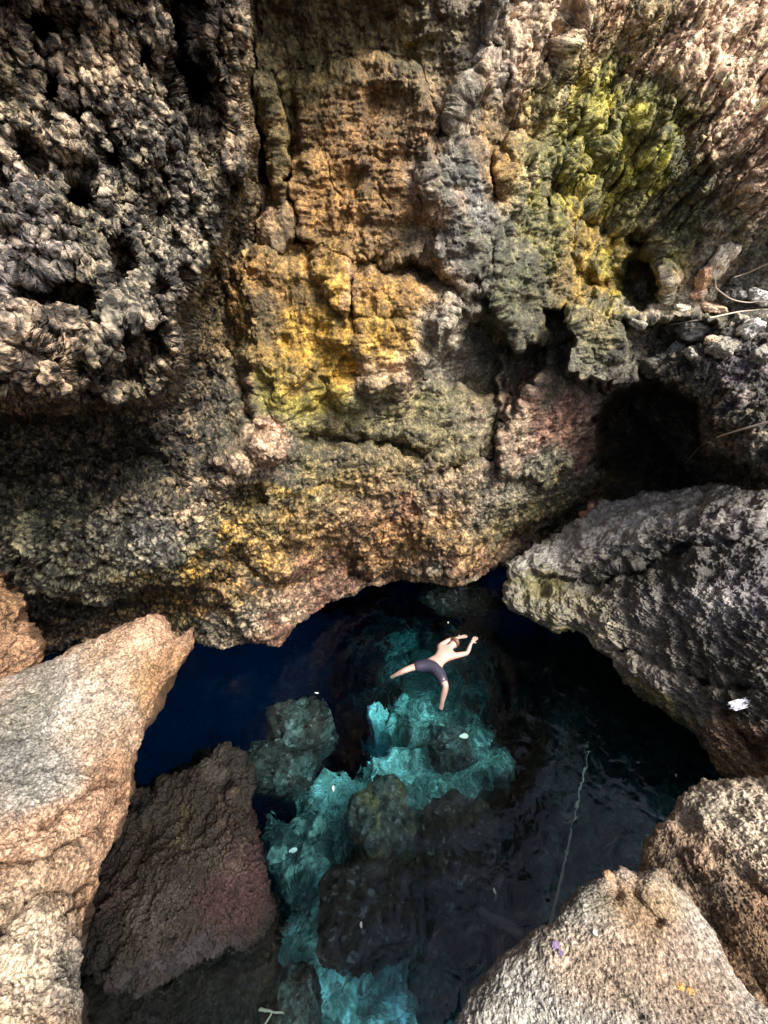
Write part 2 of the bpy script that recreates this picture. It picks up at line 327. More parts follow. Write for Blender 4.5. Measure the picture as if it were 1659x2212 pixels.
    blobs = [  # dark and black blobs in the recess and cavities paint in their shade
        (250,300,420,560,0,'grey',.5),(60,150,120,260,-12,'tan',.35),(250,90,120,140,0,'tan',.5),(500,150,50,260,2,'tan',.75),(300,620,200,260,0,'grey',.55),(390,120,60,160,0,'slate',.5),(60,560,90,160,0,'violet',.3),(120,830,200,120,0,'dark',.5),
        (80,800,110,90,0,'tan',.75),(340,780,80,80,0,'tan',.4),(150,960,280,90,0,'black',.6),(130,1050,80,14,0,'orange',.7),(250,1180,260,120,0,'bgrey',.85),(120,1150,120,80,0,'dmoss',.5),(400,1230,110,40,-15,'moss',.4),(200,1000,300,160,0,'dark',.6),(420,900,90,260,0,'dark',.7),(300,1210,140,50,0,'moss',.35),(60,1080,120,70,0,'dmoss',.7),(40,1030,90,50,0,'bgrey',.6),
        (330,1000,180,130,0,'dark',.45),(200,1210,260,110,0,'bgrey',.6),(330,1160,120,70,0,'slate',.6),(450,800,90,200,0,'dark',.5),
        (780,280,260,330,0,'brown',1),(1090,300,40,200,12,'ochre',.5),(640,100,120,160,0,'olive',.8),(600,300,50,130,0,'olive',.95),(820,80,170,110,0,'olive',.6),(850,420,140,110,0,'brown',.7),(700,460,90,100,20,'ochre',.45),(600,470,50,60,0,'tan',.4),(480,480,60,90,0,'bgrey',.7),
        (720,600,70,60,0,'orange',.6),(660,670,190,150,0,'gold',.9),(700,760,150,90,0,'gold',1),(760,420,200,200,0,'ochre',.35),(560,620,70,60,0,'ochre',.8),(760,620,20,60,0,'orange',.8),(850,640,80,50,0,'ochre',.9),(830,720,70,60,0,'gold',.6),(900,720,60,60,0,'grey',.5),(970,700,40,70,20,'cream',.6),(840,830,80,50,0,'pink',.5),(640,860,110,50,0,'moss',.8),(550,720,40,80,0,'dark',.6),(740,820,50,30,0,'gold',.7),(540,860,16,60,0,'red',.6),
        (690,930,150,50,0,'olive',.9),(900,880,120,70,0,'olive',.8),(760,990,200,60,0,'dark',.5),(620,1050,60,18,0,'gold',.95),(700,1030,90,50,0,'olive',.8),(700,1130,200,90,0,'gold',.45),(560,1140,120,90,0,'olive',.9),(600,1170,90,60,0,'ochre',.6),(900,1050,170,90,0,'ochre',.35),(880,1000,120,50,0,'olive',.5),(850,1110,60,60,0,'red',.8),(960,1180,170,80,0,'ochre',.6),(820,1130,120,60,0,'red',.4),(1000,1240,80,24,0,'red',.5),(800,1190,260,40,-8,'ochre',.5),(700,1260,130,60,-20,'red',.8),(600,1310,80,60,0,'tan',.5),(590,1370,60,30,0,'red',.9),(450,1220,120,30,-25,'gold',.95),(420,1290,190,34,-12,'ochre',.8),(330,1310,200,34,0,'olive',.7),(200,1370,260,50,0,'brown',.7),
        (575,955,44,42,0,'pink',1),(500,1000,60,34,0,'tan',.7),(440,1060,90,50,0,'tan',.45),
        (1000,450,80,170,-10,'slate',.9),(935,420,28,80,0,'tan',.7),(1010,260,40,70,10,'cream',.9),(1060,330,40,80,10,'ochre',.8),(960,600,50,40,0,'tan',.5),(1050,560,60,60,0,'bgrey',.6),(1140,560,80,150,0,'dmoss',.85),(1150,480,60,90,0,'grey',.5),(1130,660,90,90,0,'dmoss',.7),(1060,100,20,160,8,'pale',.8),(1140,100,60,160,20,'tan',.8),(1190,170,24,160,22,'cream',.8),(1280,100,80,160,30,'ochre',.6),
        (1440,100,160,140,30,'tan',.75),(1560,150,170,230,35,'pink',1),(1300,30,120,90,20,'orange',.5),(1400,30,60,60,0,'olive',.7),(1560,250,110,70,-35,'pink',.9),(1310,340,190,190,0,'moss',1),(1350,340,80,150,15,'lime',.75),(1230,270,110,90,0,'moss',.6),(1280,520,110,170,0,'moss',.85),(1420,240,110,60,20,'dmoss',.7),(1470,420,130,110,20,'dmoss',.9),(1430,340,30,90,25,'lime',.7),(1210,330,60,90,20,'dmoss',.5),(1240,430,90,60,0,'moss',.8),(1280,560,70,110,0,'gold',.75),(1310,610,50,60,0,'lime',.6),(1250,640,60,40,0,'gold',.7),(1640,360,60,100,20,'orange',.6),(1620,440,80,60,0,'tan',.5),(1570,520,160,60,0,'dmoss',.7),(1440,590,30,60,0,'lime',.6),
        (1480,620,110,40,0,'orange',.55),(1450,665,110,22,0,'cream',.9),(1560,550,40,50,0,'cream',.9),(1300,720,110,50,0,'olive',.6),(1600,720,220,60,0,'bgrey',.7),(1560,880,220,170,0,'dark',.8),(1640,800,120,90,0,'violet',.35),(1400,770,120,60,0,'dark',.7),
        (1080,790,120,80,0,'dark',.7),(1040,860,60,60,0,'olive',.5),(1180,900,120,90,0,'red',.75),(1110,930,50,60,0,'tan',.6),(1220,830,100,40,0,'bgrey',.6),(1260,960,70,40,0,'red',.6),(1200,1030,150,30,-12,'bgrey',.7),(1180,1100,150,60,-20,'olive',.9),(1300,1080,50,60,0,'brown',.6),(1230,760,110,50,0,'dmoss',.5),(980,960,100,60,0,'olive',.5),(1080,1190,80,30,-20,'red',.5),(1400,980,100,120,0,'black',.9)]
    C = paint(px, py, 'grey', blobs, w)
    # mineral crust, biofilm and stains, each with a pattern of its own
    m1 = fbm(V, 5.5, 4, .6, off=40); m2 = fbm(V, 2.1, 4, .6, off=60); m3 = fbm(V, 16, 3, .65, off=80)
    crust = sstep(.05, .45, m1+.35*m3)*np.clip(.30*kar+.35*low+.2*strk+.12*smo, 0, 1)
    seep = sstep(-.15, .35, fbm(sv, 3.2, 5, .6, off=12))*np.exp(-(((px-1350)/230)**2+((py-380)/300)**2)**2)*.75; C = C*(1-seep[..., None])+np.array([.065, .07, .028])*seep[..., None]
    drip = sstep(.0, .5, fbm(V*np.array([1, 1, .16]), 2.6, 4, .6, off=18))*smo*.5; C = C*(1-drip[..., None])+np.array([.10, .075, .04])*drip[..., None]
    C = C*(1-crust[..., None])+(C*.7+np.array([.34, .225, .10])*.7)*crust[..., None]
    film = sstep(-.1, .5, m2+.45*m3)*(.7*kar+.5*low+.15*strk+.4*smo)
    C = C*(1-film[..., None])+np.array([.040, .046, .027])*film[..., None]
    spk = sstep(-.12, .3, np.where(strk > .5, fbm(sv, 22, 4, .7, off=91), fbm(V*np.array([1, 1, .75]), 19, 4, .7, off=91))+.35*m1); ws = np.clip(.95*kar+.7*low+.35*strk+.4*smo, 0, 1)
    C = (C*(1-ws+ws*(.14+1.5*spk))[..., None]+(kar*.8*(1-.75*sstep(880, 1040, py))+low*.4)[..., None]*spk[..., None]*np.array([.11, .07, .035]))*np.clip(1+.5*m1+.3*m3, .3, 2)[..., None]
    C *= (.8+.5*strk+.15*smo)[..., None]  # extra gain on the top-right streaks paints the glow into their colour
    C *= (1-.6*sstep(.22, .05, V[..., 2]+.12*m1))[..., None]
    # ---- hidden continuations: back under the water at the foot, unseen wall added above to block sky reflections in the pool
    rb = [V[-1]]
    for k in range(1, 26): rb.append(V[-1]+np.array([0, .085, -.035])*k*(1+.04*k)+.03*gn(V[-1]*3+k)[..., None])
    under = np.stack(rb[1:])
    top = []
    for k in range(32, 0, -1):
        p = V[0]+np.array([0, -.02*min(k, 30)-.2*max(0, k-30), .19*min(k, 30)+.04*max(0, k-30)])
        top.append(p+n0[0]*(.4*fbm(p, .9, 4))[..., None]*min(1, k/8))
    top = np.stack(top)
    V = np.concatenate([top, V, under]); C = np.concatenate([np.repeat(C[:1], len(top), 0), C, np.repeat(C[-1:], len(under), 0)*.8])
    left = []
    for k in range(90, 0, -1):
        p = V[:, 0]+np.array([-.055, -.035, 0])*k; left.append(p+np.array([.7, -.7, 0])*((.22*fbm(p, 1.6, 4)+.09*fbm(p, 6, 3, ridge=True))*min(1, k/8))[:, None])
    V = np.concatenate([np.stack(left, 1), V], 1); C = np.concatenate([np.repeat(C[:, :1], 90, 1)*np.clip(1+.8*fbm(V[:, :90], 6, 4, .6), .2, 2)[..., None], C], 1)
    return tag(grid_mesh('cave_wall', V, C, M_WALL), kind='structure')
build_wall()

# ------------------------------------------------------------------ rocks that stand clear of the wall: closed bodies
def catmull(P, n):
    P = np.array(P, float); d = np.r_[0, np.cumsum(np.linalg.norm(np.roll(P, -1, 0)-P, axis=1))]
    s = np.linspace(0, d[-1], n, endpoint=False); Q = np.vstack([P, P[:1]])
    return np.stack([np.interp(s, d, Q[:, 0]), np.interp(s, d, Q[:, 1])], -1)
def rock_body(name, outline, centre, depths, T, Tb, base, blobs, mat, relief, gain=.62, an=(1, 1, 1), nt=700, nf=220, pw=3.2, sculpt=(), shrink=.9, seed=0, tex='rough', parent=None, warpc=40):
    depths = [t if len(t) == 3 else (t[0], t[1], (CAMZ-t[3])/(sp-cp*(CY-t[1])/F)) for t in depths]
    B = catmull(outline, nt); c = np.array(centre, float)
    ph = np.linspace(0.0, 1, nf); r = ph**.8; r[0] = .0015
    nb = 50; rb = np.linspace(1, 0, nb+1)[1:]; rb[-1] = .0015
    R = np.r_[r, rb]; RS = np.r_[r, rb*np.linspace(.985, .9, nb)]; P = c+(B[None]-c)*RS[:, None, None]; px, py = P[..., 0], P[..., 1]
    d = tps(depths, px, py); prof = (1-np.clip(R, 0, 1)**pw)**(1/pw); front = np.arange(len(R)) < nf
    d = d+np.where(front[:, None], T*(1-prof)[:, None], T+Tb*prof[:, None])
    q = at(px, py, d); wx = 14*gn(q*2.2+seed)+6*gn(q*6+seed); wy = 14*gn(q*2.2+40+seed)+6*gn(q*6+9+seed)
    for (kind, pts, dd, w) in sculpt:
        if kind == 'line': d = d+dd*np.exp(-(d_line(px+wx, py+wy, pts)/w)**2)*front[:, None]*np.clip((1-R)*8, 0, 1)[:, None]
        else: d = d+dd*sstep(w, -w, sdf_poly(px+wx, py+wy, pts))*front[:, None]
    V = at(px, py, d); n = gnormals(smooth2(V, 4), 1, True)
    cen = V.reshape(-1, 3).mean(0); s = np.sign((n*(V-cen)).sum(-1).mean()); n = n*s
    a, b, e = relief                 # large, medium, fine amplitude in metres; scale set by tex
    k = dict(rough=(1.6, 6, 22), sand=(1.5, 9, 46), knob=(1.8, 6, 18), wet=(2.2, 7, 22), crust=(1.7, 9, 34))[tex]
    D = a*(fbm(V, k[0], 3, off=seed)+.25*fbm(V, k[0]*2.1, 3, ridge=True, off=seed+1))+b*.9*fbm(V*np.array(an), k[1], 5, .6, off=seed+5)
    f1, f2, rd = worley(V*np.array(an)*k[1]*.8+.3*fbm(V, k[1]*.5, 2)[..., None]+seed)
    D += b*((.5-f1)*.9 if tex == 'knob' else -np.clip(1-f1/.6, 0, 1)*(rd > .3))*(1.3 if tex != 'sand' else .2)
    V = V+n*D[..., None]; n = gnormals(smooth2(V, 1), 1, True)*s
    wv = np.stack([gn(V*k[2]+5), gn(V*k[2]+45), gn(V*k[2]+85)], -1)*.5
    h1, h2, rh = worley(V*k[2]*1.1+wv+seed)
    V = V+n*(e*(fbm(V*np.array(an), k[2], 3, .65, off=seed+9)*1.2-1.6*np.clip(1-h1/.62, 0, 1)*(rh > .25)))[..., None]
    w = (warpc*fbm(V, 2.6, 4, off=seed+2), warpc*fbm(V, 2.6, 4, off=seed+17)); C = paint(px, py, base, blobs, w)
    m3 = fbm(V, k[2]*1.1, 3, .65, off=seed+80); m1 = fbm(V, k[1], 4, .6, off=seed+33)
    C = C*np.clip(1+.6*m3+.4*m1, .3, 1.9)[..., None]*gain
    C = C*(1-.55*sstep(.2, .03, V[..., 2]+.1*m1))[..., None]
    V[0] = V[0].mean(0); V[-1] = V[-1].mean(0)
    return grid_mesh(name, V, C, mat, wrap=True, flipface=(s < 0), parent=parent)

# slab reaching over the water on the right
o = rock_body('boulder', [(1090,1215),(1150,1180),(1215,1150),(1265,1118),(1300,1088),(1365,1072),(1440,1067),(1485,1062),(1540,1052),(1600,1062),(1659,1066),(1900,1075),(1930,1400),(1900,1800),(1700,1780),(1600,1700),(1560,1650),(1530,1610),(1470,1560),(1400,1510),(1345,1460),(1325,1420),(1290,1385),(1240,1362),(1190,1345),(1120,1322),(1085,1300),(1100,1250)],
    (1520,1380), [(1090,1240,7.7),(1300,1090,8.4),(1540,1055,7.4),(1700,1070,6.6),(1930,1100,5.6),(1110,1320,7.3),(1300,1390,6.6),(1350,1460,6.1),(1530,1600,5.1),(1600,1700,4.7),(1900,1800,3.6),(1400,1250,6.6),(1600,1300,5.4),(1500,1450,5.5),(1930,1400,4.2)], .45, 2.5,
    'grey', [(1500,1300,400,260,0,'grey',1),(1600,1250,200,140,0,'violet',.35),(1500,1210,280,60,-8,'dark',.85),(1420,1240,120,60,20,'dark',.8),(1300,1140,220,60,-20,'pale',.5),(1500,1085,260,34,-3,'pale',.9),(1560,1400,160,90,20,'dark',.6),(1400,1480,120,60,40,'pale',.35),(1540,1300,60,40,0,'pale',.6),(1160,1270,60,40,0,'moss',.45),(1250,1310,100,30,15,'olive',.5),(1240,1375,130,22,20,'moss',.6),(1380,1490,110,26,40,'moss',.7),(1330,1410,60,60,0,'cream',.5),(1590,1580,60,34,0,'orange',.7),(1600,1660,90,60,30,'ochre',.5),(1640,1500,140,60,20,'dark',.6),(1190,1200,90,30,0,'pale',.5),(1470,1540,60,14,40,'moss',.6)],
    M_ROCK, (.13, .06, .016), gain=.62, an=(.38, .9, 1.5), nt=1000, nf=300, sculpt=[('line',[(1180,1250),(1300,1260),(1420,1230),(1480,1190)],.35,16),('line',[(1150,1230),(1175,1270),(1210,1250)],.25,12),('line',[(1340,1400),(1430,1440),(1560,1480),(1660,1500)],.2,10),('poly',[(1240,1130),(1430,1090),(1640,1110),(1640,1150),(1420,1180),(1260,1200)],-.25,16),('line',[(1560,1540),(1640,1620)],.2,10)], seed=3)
tag(o, 'broad grey pitted boulder leaning over the water on the right, with mossy yellow-green lip', 'boulder')
# pale ledge rocks at the lower right
o = rock_body('boulder', [(1395,1850),(1440,1765),(1480,1712),(1520,1706),(1590,1697),(1659,1697),(1900,1690),(1950,2000),(1950,2400),(1700,2300),(1600,2120),(1500,1990),(1400,1900)], (1640,1950),
    [(1400,1850,0,2.6),(1480,1712,0,2.6),(1659,1700,0,2.75),(1900,1700,0,2.8),(1950,2400,0,2.6),(1650,2200,0,2.68),(1500,2000,0,2.62),(1640,1950,0,2.7)], .22, 1.6,
    'tan', [(1620,1780,200,110,20,'cream',.9),(1500,1840,60,90,-30,'orange',.55),(1450,1870,50,90,-20,'dark',.6),(1560,2000,90,130,-35,'dark',.75),(1630,2080,90,120,-30,'brown',.6),(1520,1750,50,50,0,'grey',.5),(1640,1950,70,30,50,'orange',.5)],  # dark and brown blobs paint the shaded hollow against the sandy rock
    M_NEAR, (.06, .035, .007), nt=640, nf=220, tex='sand', sculpt=[('line',[(1450,1830),(1520,1960),(1600,2080),(1680,2180)],.05,30),('line',[(1470,1760),(1560,1850),(1680,1960)],.06,20)], seed=21)
tag(o, 'pale boulder with dark hollow flank at the right edge, behind the big sandy rock', 'boulder')
o = rock_body('boulder', [(985,2212),(1010,2150),(1050,2110),(1095,2062),(1120,2048),(1150,2015),(1200,1985),(1215,1950),(1255,1915),(1300,1900),(1320,1888),(1345,1880),(1380,1895),(1420,1880),(1480,1930),(1535,2010),(1590,2105),(1655,2165),(1770,2250),(1800,2500),(1300,2620),(900,2600),(930,2350)], (1280,2230),
    [(985,2212,0,2.6),(1100,2062,0,2.7),(1200,1985,0,2.8),(1320,1890,0,2.85),(1480,1935,0,2.8),(1580,2110,0,2.75),(1760,2260,0,2.7),(1300,2212,0,2.72),(1300,2060,0,2.78),(1300,2600,0,2.4),(900,2600,0,2.3),(1550,2300,0,2.7),(1100,2400,0,2.45)], .16, 1.6,
    'beige', [(1100,2190,140,110,0,'pale',.6),(1300,2100,120,80,20,'tan',.7),(1250,1940,110,50,10,'bgrey',.55),(1390,1960,90,90,40,'ochre',.6),(1480,2110,150,90,40,'orange',.5),(1500,2200,200,60,30,'brown',.35),(1150,2060,80,40,-30,'bgrey',.35),(1340,2130,90,50,30,'grey',.3),(1040,2160,50,40,-30,'bgrey',.5)],
    M_NEAR, (.035, .014, .005), nt=900, nf=300, tex='sand', sculpt=[('line',[(1320,1900),(1335,1935)],.07,13),('line',[(1340,1900),(1420,1990)],.05,14),('line',[(1300,2110),(1380,2200)],.02,12)], seed=33, warpc=30)
tag(o, 'large sandy tan boulder with grainy surface filling the lower right corner', 'boulder')
# left foreground
o = rock_body('boulder', [(-260,1560),(-120,1500),(0,1478),(60,1452),(90,1440),(140,1405),(200,1385),(265,1362),(300,1345),(348,1330),(368,1350),(378,1385),(395,1372),(415,1358),(408,1395),(385,1440),(360,1480),(335,1540),(305,1590),(290,1640),(290,1690),(270,1750),(250,1810),(215,1870),(200,1930),(180,2000),(172,2080),(160,2150),(168,2260),(140,2500),(-200,2500),(-300,2000)], (90,1830),
    [(-260,1560,3.1),(0,1478,3.4),(348,1335,3.75),(410,1360,3.8),(300,1600,3.3),(250,1810,2.8),(180,2000,2.4),(165,2250,2.0),(0,1700,2.7),(0,2000,2.15),(-200,2500,1.5),(140,2500,1.7),(100,1850,2.45)], .32, 1.7,
    'orange', [(100,1560,190,110,-25,'pale',1),(150,1650,110,60,-30,'pale',.6),(200,1480,100,60,-20,'pale',.7),(30,1660,120,120,-20,'slate',.8),(60,1520,110,50,-20,'grey',.8),(250,1440,90,80,0,'tan',.8),(320,1370,60,40,0,'pink',.6),(220,1600,90,90,0,'tan',.5),(240,1700,70,80,0,'orange',.9),(110,1800,160,70,-20,'pink',.65),(60,1720,100,40,-20,'pale',.55),(70,1900,180,60,-20,'tan',.6),(60,2100,120,160,0,'cream',.75),(140,2130,50,130,10,'slate',.7),(330,1480,40,80,20,'ochre',.4)],
    M_NEAR, (.08, .024, .0055), nt=900, nf=340, tex='crust', sculpt=[('line',[(0,2020),(60,1950),(150,1930),(215,1880)],.14,22),('line',[(0,1870),(100,1860),(200,1790),(290,1690)],.16,13),('line',[(90,1780),(170,1730),(250,1690)],.1,9),('line',[(120,1990),(190,1940)],.1,8)], seed=47)
tag(o, 'big orange and white crusted boulder with pointed tip, in the left foreground', 'boulder')
o = rock_body('boulder', [(-220,1180),(-60,1215),(0,1242),(20,1270),(50,1305),(40,1340),(60,1380),(85,1410),(80,1440),(40,1465),(0,1490),(-200,1560)], (-60,1370),
    [(0,1240,4.0),(85,1430,3.9),(0,1480,3.7),(-220,1300,3.4),(-60,1370,3.6)], .3, .9, 'orange', [(0,1440,90,60,0,'orange',.8),(0,1290,60,50,0,'brown',.6)],
    M_NEAR, (.1, .06, .014), nt=420, nf=130, tex='knob', seed=52)
tag(o, 'small knobbly orange-brown boulder at the left edge, behind the white crusted one', 'boulder')
# dark boulder rising out of the water
o = rock_body('boulder', [(262,1760),(285,1715),(335,1712),(350,1690),(372,1682),(400,1662),(440,1652),(446,1628),(480,1618),(510,1626),(524,1640),(522,1655),(542,1662),(546,1740),(560,1790),(572,1860),(588,1920),(584,1975),(566,2012),(530,2040),(480,2060),(430,2085),(390,2110),(330,2150),(290,2130),(230,2100),(170,2080),(150,1960),(190,1860)], (390,1880),
    [(262,1760,4.9),(372,1690,5.0),(480,1620,5.15),(540,1665,4.95),(585,1940,4.1),(566,2012,4.0),(330,2150,3.6),(170,2080,3.7),(400,1870,3.95),(480,1740,4.5),(330,2010,3.75)], .35, 1.5,
    'char', [(400,1880,200,230,0,'brown',.15),(480,1660,60,30,0,'grey',.45),(520,1900,60,90,0,'plum',.9),(560,1790,20,60,0,'plum',.8),(490,1800,14,90,0,'tan',.3),(470,1950,60,60,0,'plum',.7),(250,1930,40,60,0,'plum',.7),(370,1780,90,50,0,'dark',.6),(330,1960,70,60,0,'grey',.6),(400,2060,120,30,-15,'violet',.22),(380,1800,30,60,20,'olive',.6),(430,1840,60,40,0,'grey',.5)],
    M_DARK, (.13, .06, .015), gain=.17, nt=800, nf=280, tex='rough', sculpt=[('line',[(300,1740),(320,1830),(290,1900)],.15,14),('line',[(500,1700),(505,1850)],-.12,12)], seed=61)
tag(o, 'dark wet boulder with purple-red patches standing in the pool at lower left', 'boulder')
o = rock_body('boulder', [(165,2060),(250,2080),(330,2120),(400,2090),(480,2040),(545,2000),(580,1945),(600,1960),(606,2020),(596,2070),(604,2130),(598,2180),(580,2260),(540,2420),(200,2450),(100,2300)], (380,2230),
    [(165,2060,4.0),(600,1980,4.4),(600,2130,4.15),(580,2260,3.9),(380,2230,3.75),(200,2450,3.3),(540,2420,3.4)], .2, 1.2,
    'black', [(450,2150,160,80,0,'dark',.5),(590,2050,30,90,0,'brown',.3)], M_DARK, (.08, .05, .015), gain=.4, nt=520, nf=160, tex='wet', seed=71)
tag(o, 'black wet boulder at the bottom edge, below the purple-patched one', 'boulder')

# ------------------------------------------------------------------ the pool: bed, submerged rocks, water
def build_bed():
    x = np.linspace(-9, 9, 900); y = np.linspace(-2.5, 10.5, 650); X, Yg = np.meshgrid(x, y)
    # apparent picture position of a bed about 2 m down, to lay out shallows and deeps
    k = 0.80
    Xa, Ya = X*k, Yg*k+.2
    Z0 = -2.0; dep = Ya*cp+(CAMZ)*sp; bb = (Ya*sp-(CAMZ)*cp)/dep; px = CX+F*Xa/dep; py = CY-F*bb
    s = np.stack([X, Yg, X*0], -1); w = 62*fbm(s, 1.1, 5, .6); w2 = 62*fbm(s, 1.1, 5, .6, off=20)
    A, B = px+w, py+w2
    z = np.full(X.shape, -7.0)
    def shelf(P, lev, soft):
        nonlocal z
        t = sstep(soft, -soft, sdf_poly(A, B, P)); z = z*(1-t)+lev*t
    shelf([(780,1270),(1060,1290),(1100,1400),(1090,1560),(1130,1700),(1100,1900),(1010,2020),(1000,2500),(540,2500),(560,1700),(600,1640),(735,1560),(800,1560),(820,1480),(770,1400)], -2.15, 72)
    shelf([(560,1930),(640,1900),(1000,1950),(1010,2500),(540,2500)], -1.9, 50)
    shelf([(1110,1330),(1330,1330),(1700,1700),(1700,2400),(1010,2500),(1010,2030),(1120,1900),(1150,1650),(1120,1500)], -1.6, 50)  # bed raised here and painted black to keep this side dark
    z = z-.9*sstep(4.6, 6.2, Yg)*(z > -4)+.12*fbm(s, 1.3, 4)
    f1, f2, rd = worley(s*np.array([2.6, 2.6, 1])+.4*fbm(s, 2, 2)[..., None]); g1, g2, rg = worley(s*8)
    z = z+(.5-f1)*.22*(rd > .35)+(.5-g1)*.07*(rg > .3)+.03*fbm(s, 9, 3, ridge=True)
    V = np.stack([X, Yg, z], -1)
    PAL['sand'] = (.85, .86, .72); PAL['silt'] = (.38, .40, .34); PAL['silt_shaded'] = (.065, .08, .07)  # sand and silt tones also paint the pool's lit and shaded parts
    C = paint(px, py, 'silt_shaded', [(860,1590,150,100,20,'sand',1),(790,1640,120,70,0,'sand',1),(960,1680,110,60,30,'silt',.9),(950,1590,80,50,0,'silt',.5),(990,1480,150,60,0,'silt_shaded',.8),(830,1330,70,40,0,'silt',.45),(960,1380,150,60,0,'silt_shaded',.8),(1010,1330,60,20,15,'silt',.9),(860,1470,50,30,0,'silt',.7),(1080,1260,40,30,0,'sand',.6),(640,1780,90,110,0,'silt',.85),(700,1990,130,60,20,'silt',1),(640,2080,110,170,0,'sand',1),(760,2170,220,90,0,'sand',1),(930,2110,90,90,-30,'silt',1),(920,2130,110,90,0,'sand',.9),(900,2000,60,60,0,'silt',.7),(640,1530,90,20,-20,'silt',1),(1390,1700,250,420,-25,'black',1),(1250,1450,150,130,-25,'black',1)], (w, w2))
    stone = sstep(.3, .7, rd)*sstep(.55, .35, f1); C = C*(1-.4*stone[..., None])
    C = C*(.6+.8*rg[..., None]); C *= (np.clip(1+.4*fbm(s, 7, 4, .6, off=9), .25, 2)*np.clip(.7+.5*sstep(.02, .4, g2-g1), 0, 1.3)*np.clip(1+.7*fbm(s, 19, 3, .65, off=31), .3, 2))[..., None]
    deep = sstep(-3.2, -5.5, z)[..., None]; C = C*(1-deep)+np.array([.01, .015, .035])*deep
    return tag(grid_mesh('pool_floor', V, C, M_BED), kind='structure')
build_bed()
def blob(name, loc, rad, seed, col, mat=M_BED, amp=.16, res=120, rot=0, blocky=3.0, parent=None, cols=None):
    th = np.linspace(0, 2*math.pi, res*2, endpoint=False)[None]; ph = np.linspace(.001, math.pi-.001, res)[:, None]
    D = np.stack([np.sin(ph)*np.cos(th), np.sin(ph)*np.sin(th), np.cos(ph)+0*th], -1)
    p = blocky; nrm = (np.abs(D)**p).sum(-1)**(1/p); U = D/nrm[..., None]
    V = U*np.array(rad)*.84; c, s_ = math.cos(rot), math.sin(rot)
    V = np.stack([V[..., 0]*c-V[..., 1]*s_, V[..., 0]*s_+V[..., 1]*c, V[..., 2]], -1); L0 = V+seed*3.7
    m = float(np.mean(rad)); f1, _, rd = worley(L0/m*2.2)
    r = 1+amp*(1.1*fbm(L0/m, 1.1, 3)+.45*fbm(L0/m, 3.2, 4, .55, ridge=True)+.5*(.5-f1))
    V = V*r[..., None]
    C = np.zeros(V.shape)+np.array(PAL[col] if isinstance(col, str) else col)
    if cols: w = sstep(.0, .4, fbm(L0/m, 1.6, 4, off=5))[..., None]; C = C*(1-w)+np.array(PAL[cols])*w
    C = C*np.clip(1+.9*fbm(L0/m, 5, 4, .65), .25, 2.6)[..., None]; sp_ = sstep(.45, .7, fbm(L0, 11, 3, .6, off=3))[..., None]; C = C*(1-.6*sp_)+.3*.6*sp_
    o = grid_mesh(name, V, C, mat, wrap=True, parent=parent, flipface=True); o.location = loc; return o
PAL['sub'] = (.075, .085, .075); PAL['subd'] = (.045, .036, .03); PAL['subb'] = (.16, .13, .07)
SUB = [  # px, py, z, radii, rotation, colour, second colour, label
    (648,1580,-1.5,(.62,.55,.7),.3,'subd','sub','square dark submerged boulder with pale edge beside the deep blue water'),
    (825,1775,-1.25,(.54,.58,.5),.5,'sub','subb','brownish submerged boulder in the middle of the pool, touching the round one'),
    (788,1972,-1.0,(.64,.52,.5),.1,'subd','subd','largest round black submerged boulder, near the bottom of the pool'),
    (1000,1850,-1.25,(.58,.75,.6),-.1,'subd','subd','tall black block of rock under water, right of the brownish boulder'),
    (975,1620,-1.7,(.42,.36,.4),.2,'sub','subd','rounded dark stone under water just below the swimmer'),
    (600,1660,-1.5,(.75,.4,.5),-.2,'subd','sub','low dark submerged ledge rock touching the square boulder'),
    (985,1290,-1.0,(.95,.5,.6),-.3,'subd','subd','flat black submerged rock under the far overhang, beyond the swimmer'),
    (945,2150,-1.5,(.3,.36,.3),.2,'sub','subd','small dark submerged rock beside the sandy boulder at the bottom right of the pool'),
    (640,2190,-1.2,(.28,.36,.4),.2,'sub','subd','small dark submerged rock beside the black boulder at the bottom edge'),
    (650,1850,-1.9,(.5,.55,.25),.6,'sub','silt','flat grey-green submerged rock left of the brownish boulder')]
for i, (px, py, z, rad, rot, c1, c2, lab) in enumerate(SUB):
    p = at_water(np.array(px), np.array(py), z); tag(blob('submerged_boulder', p, rad, i+3, c1, rot=rot, cols=c2), lab, 'boulder')

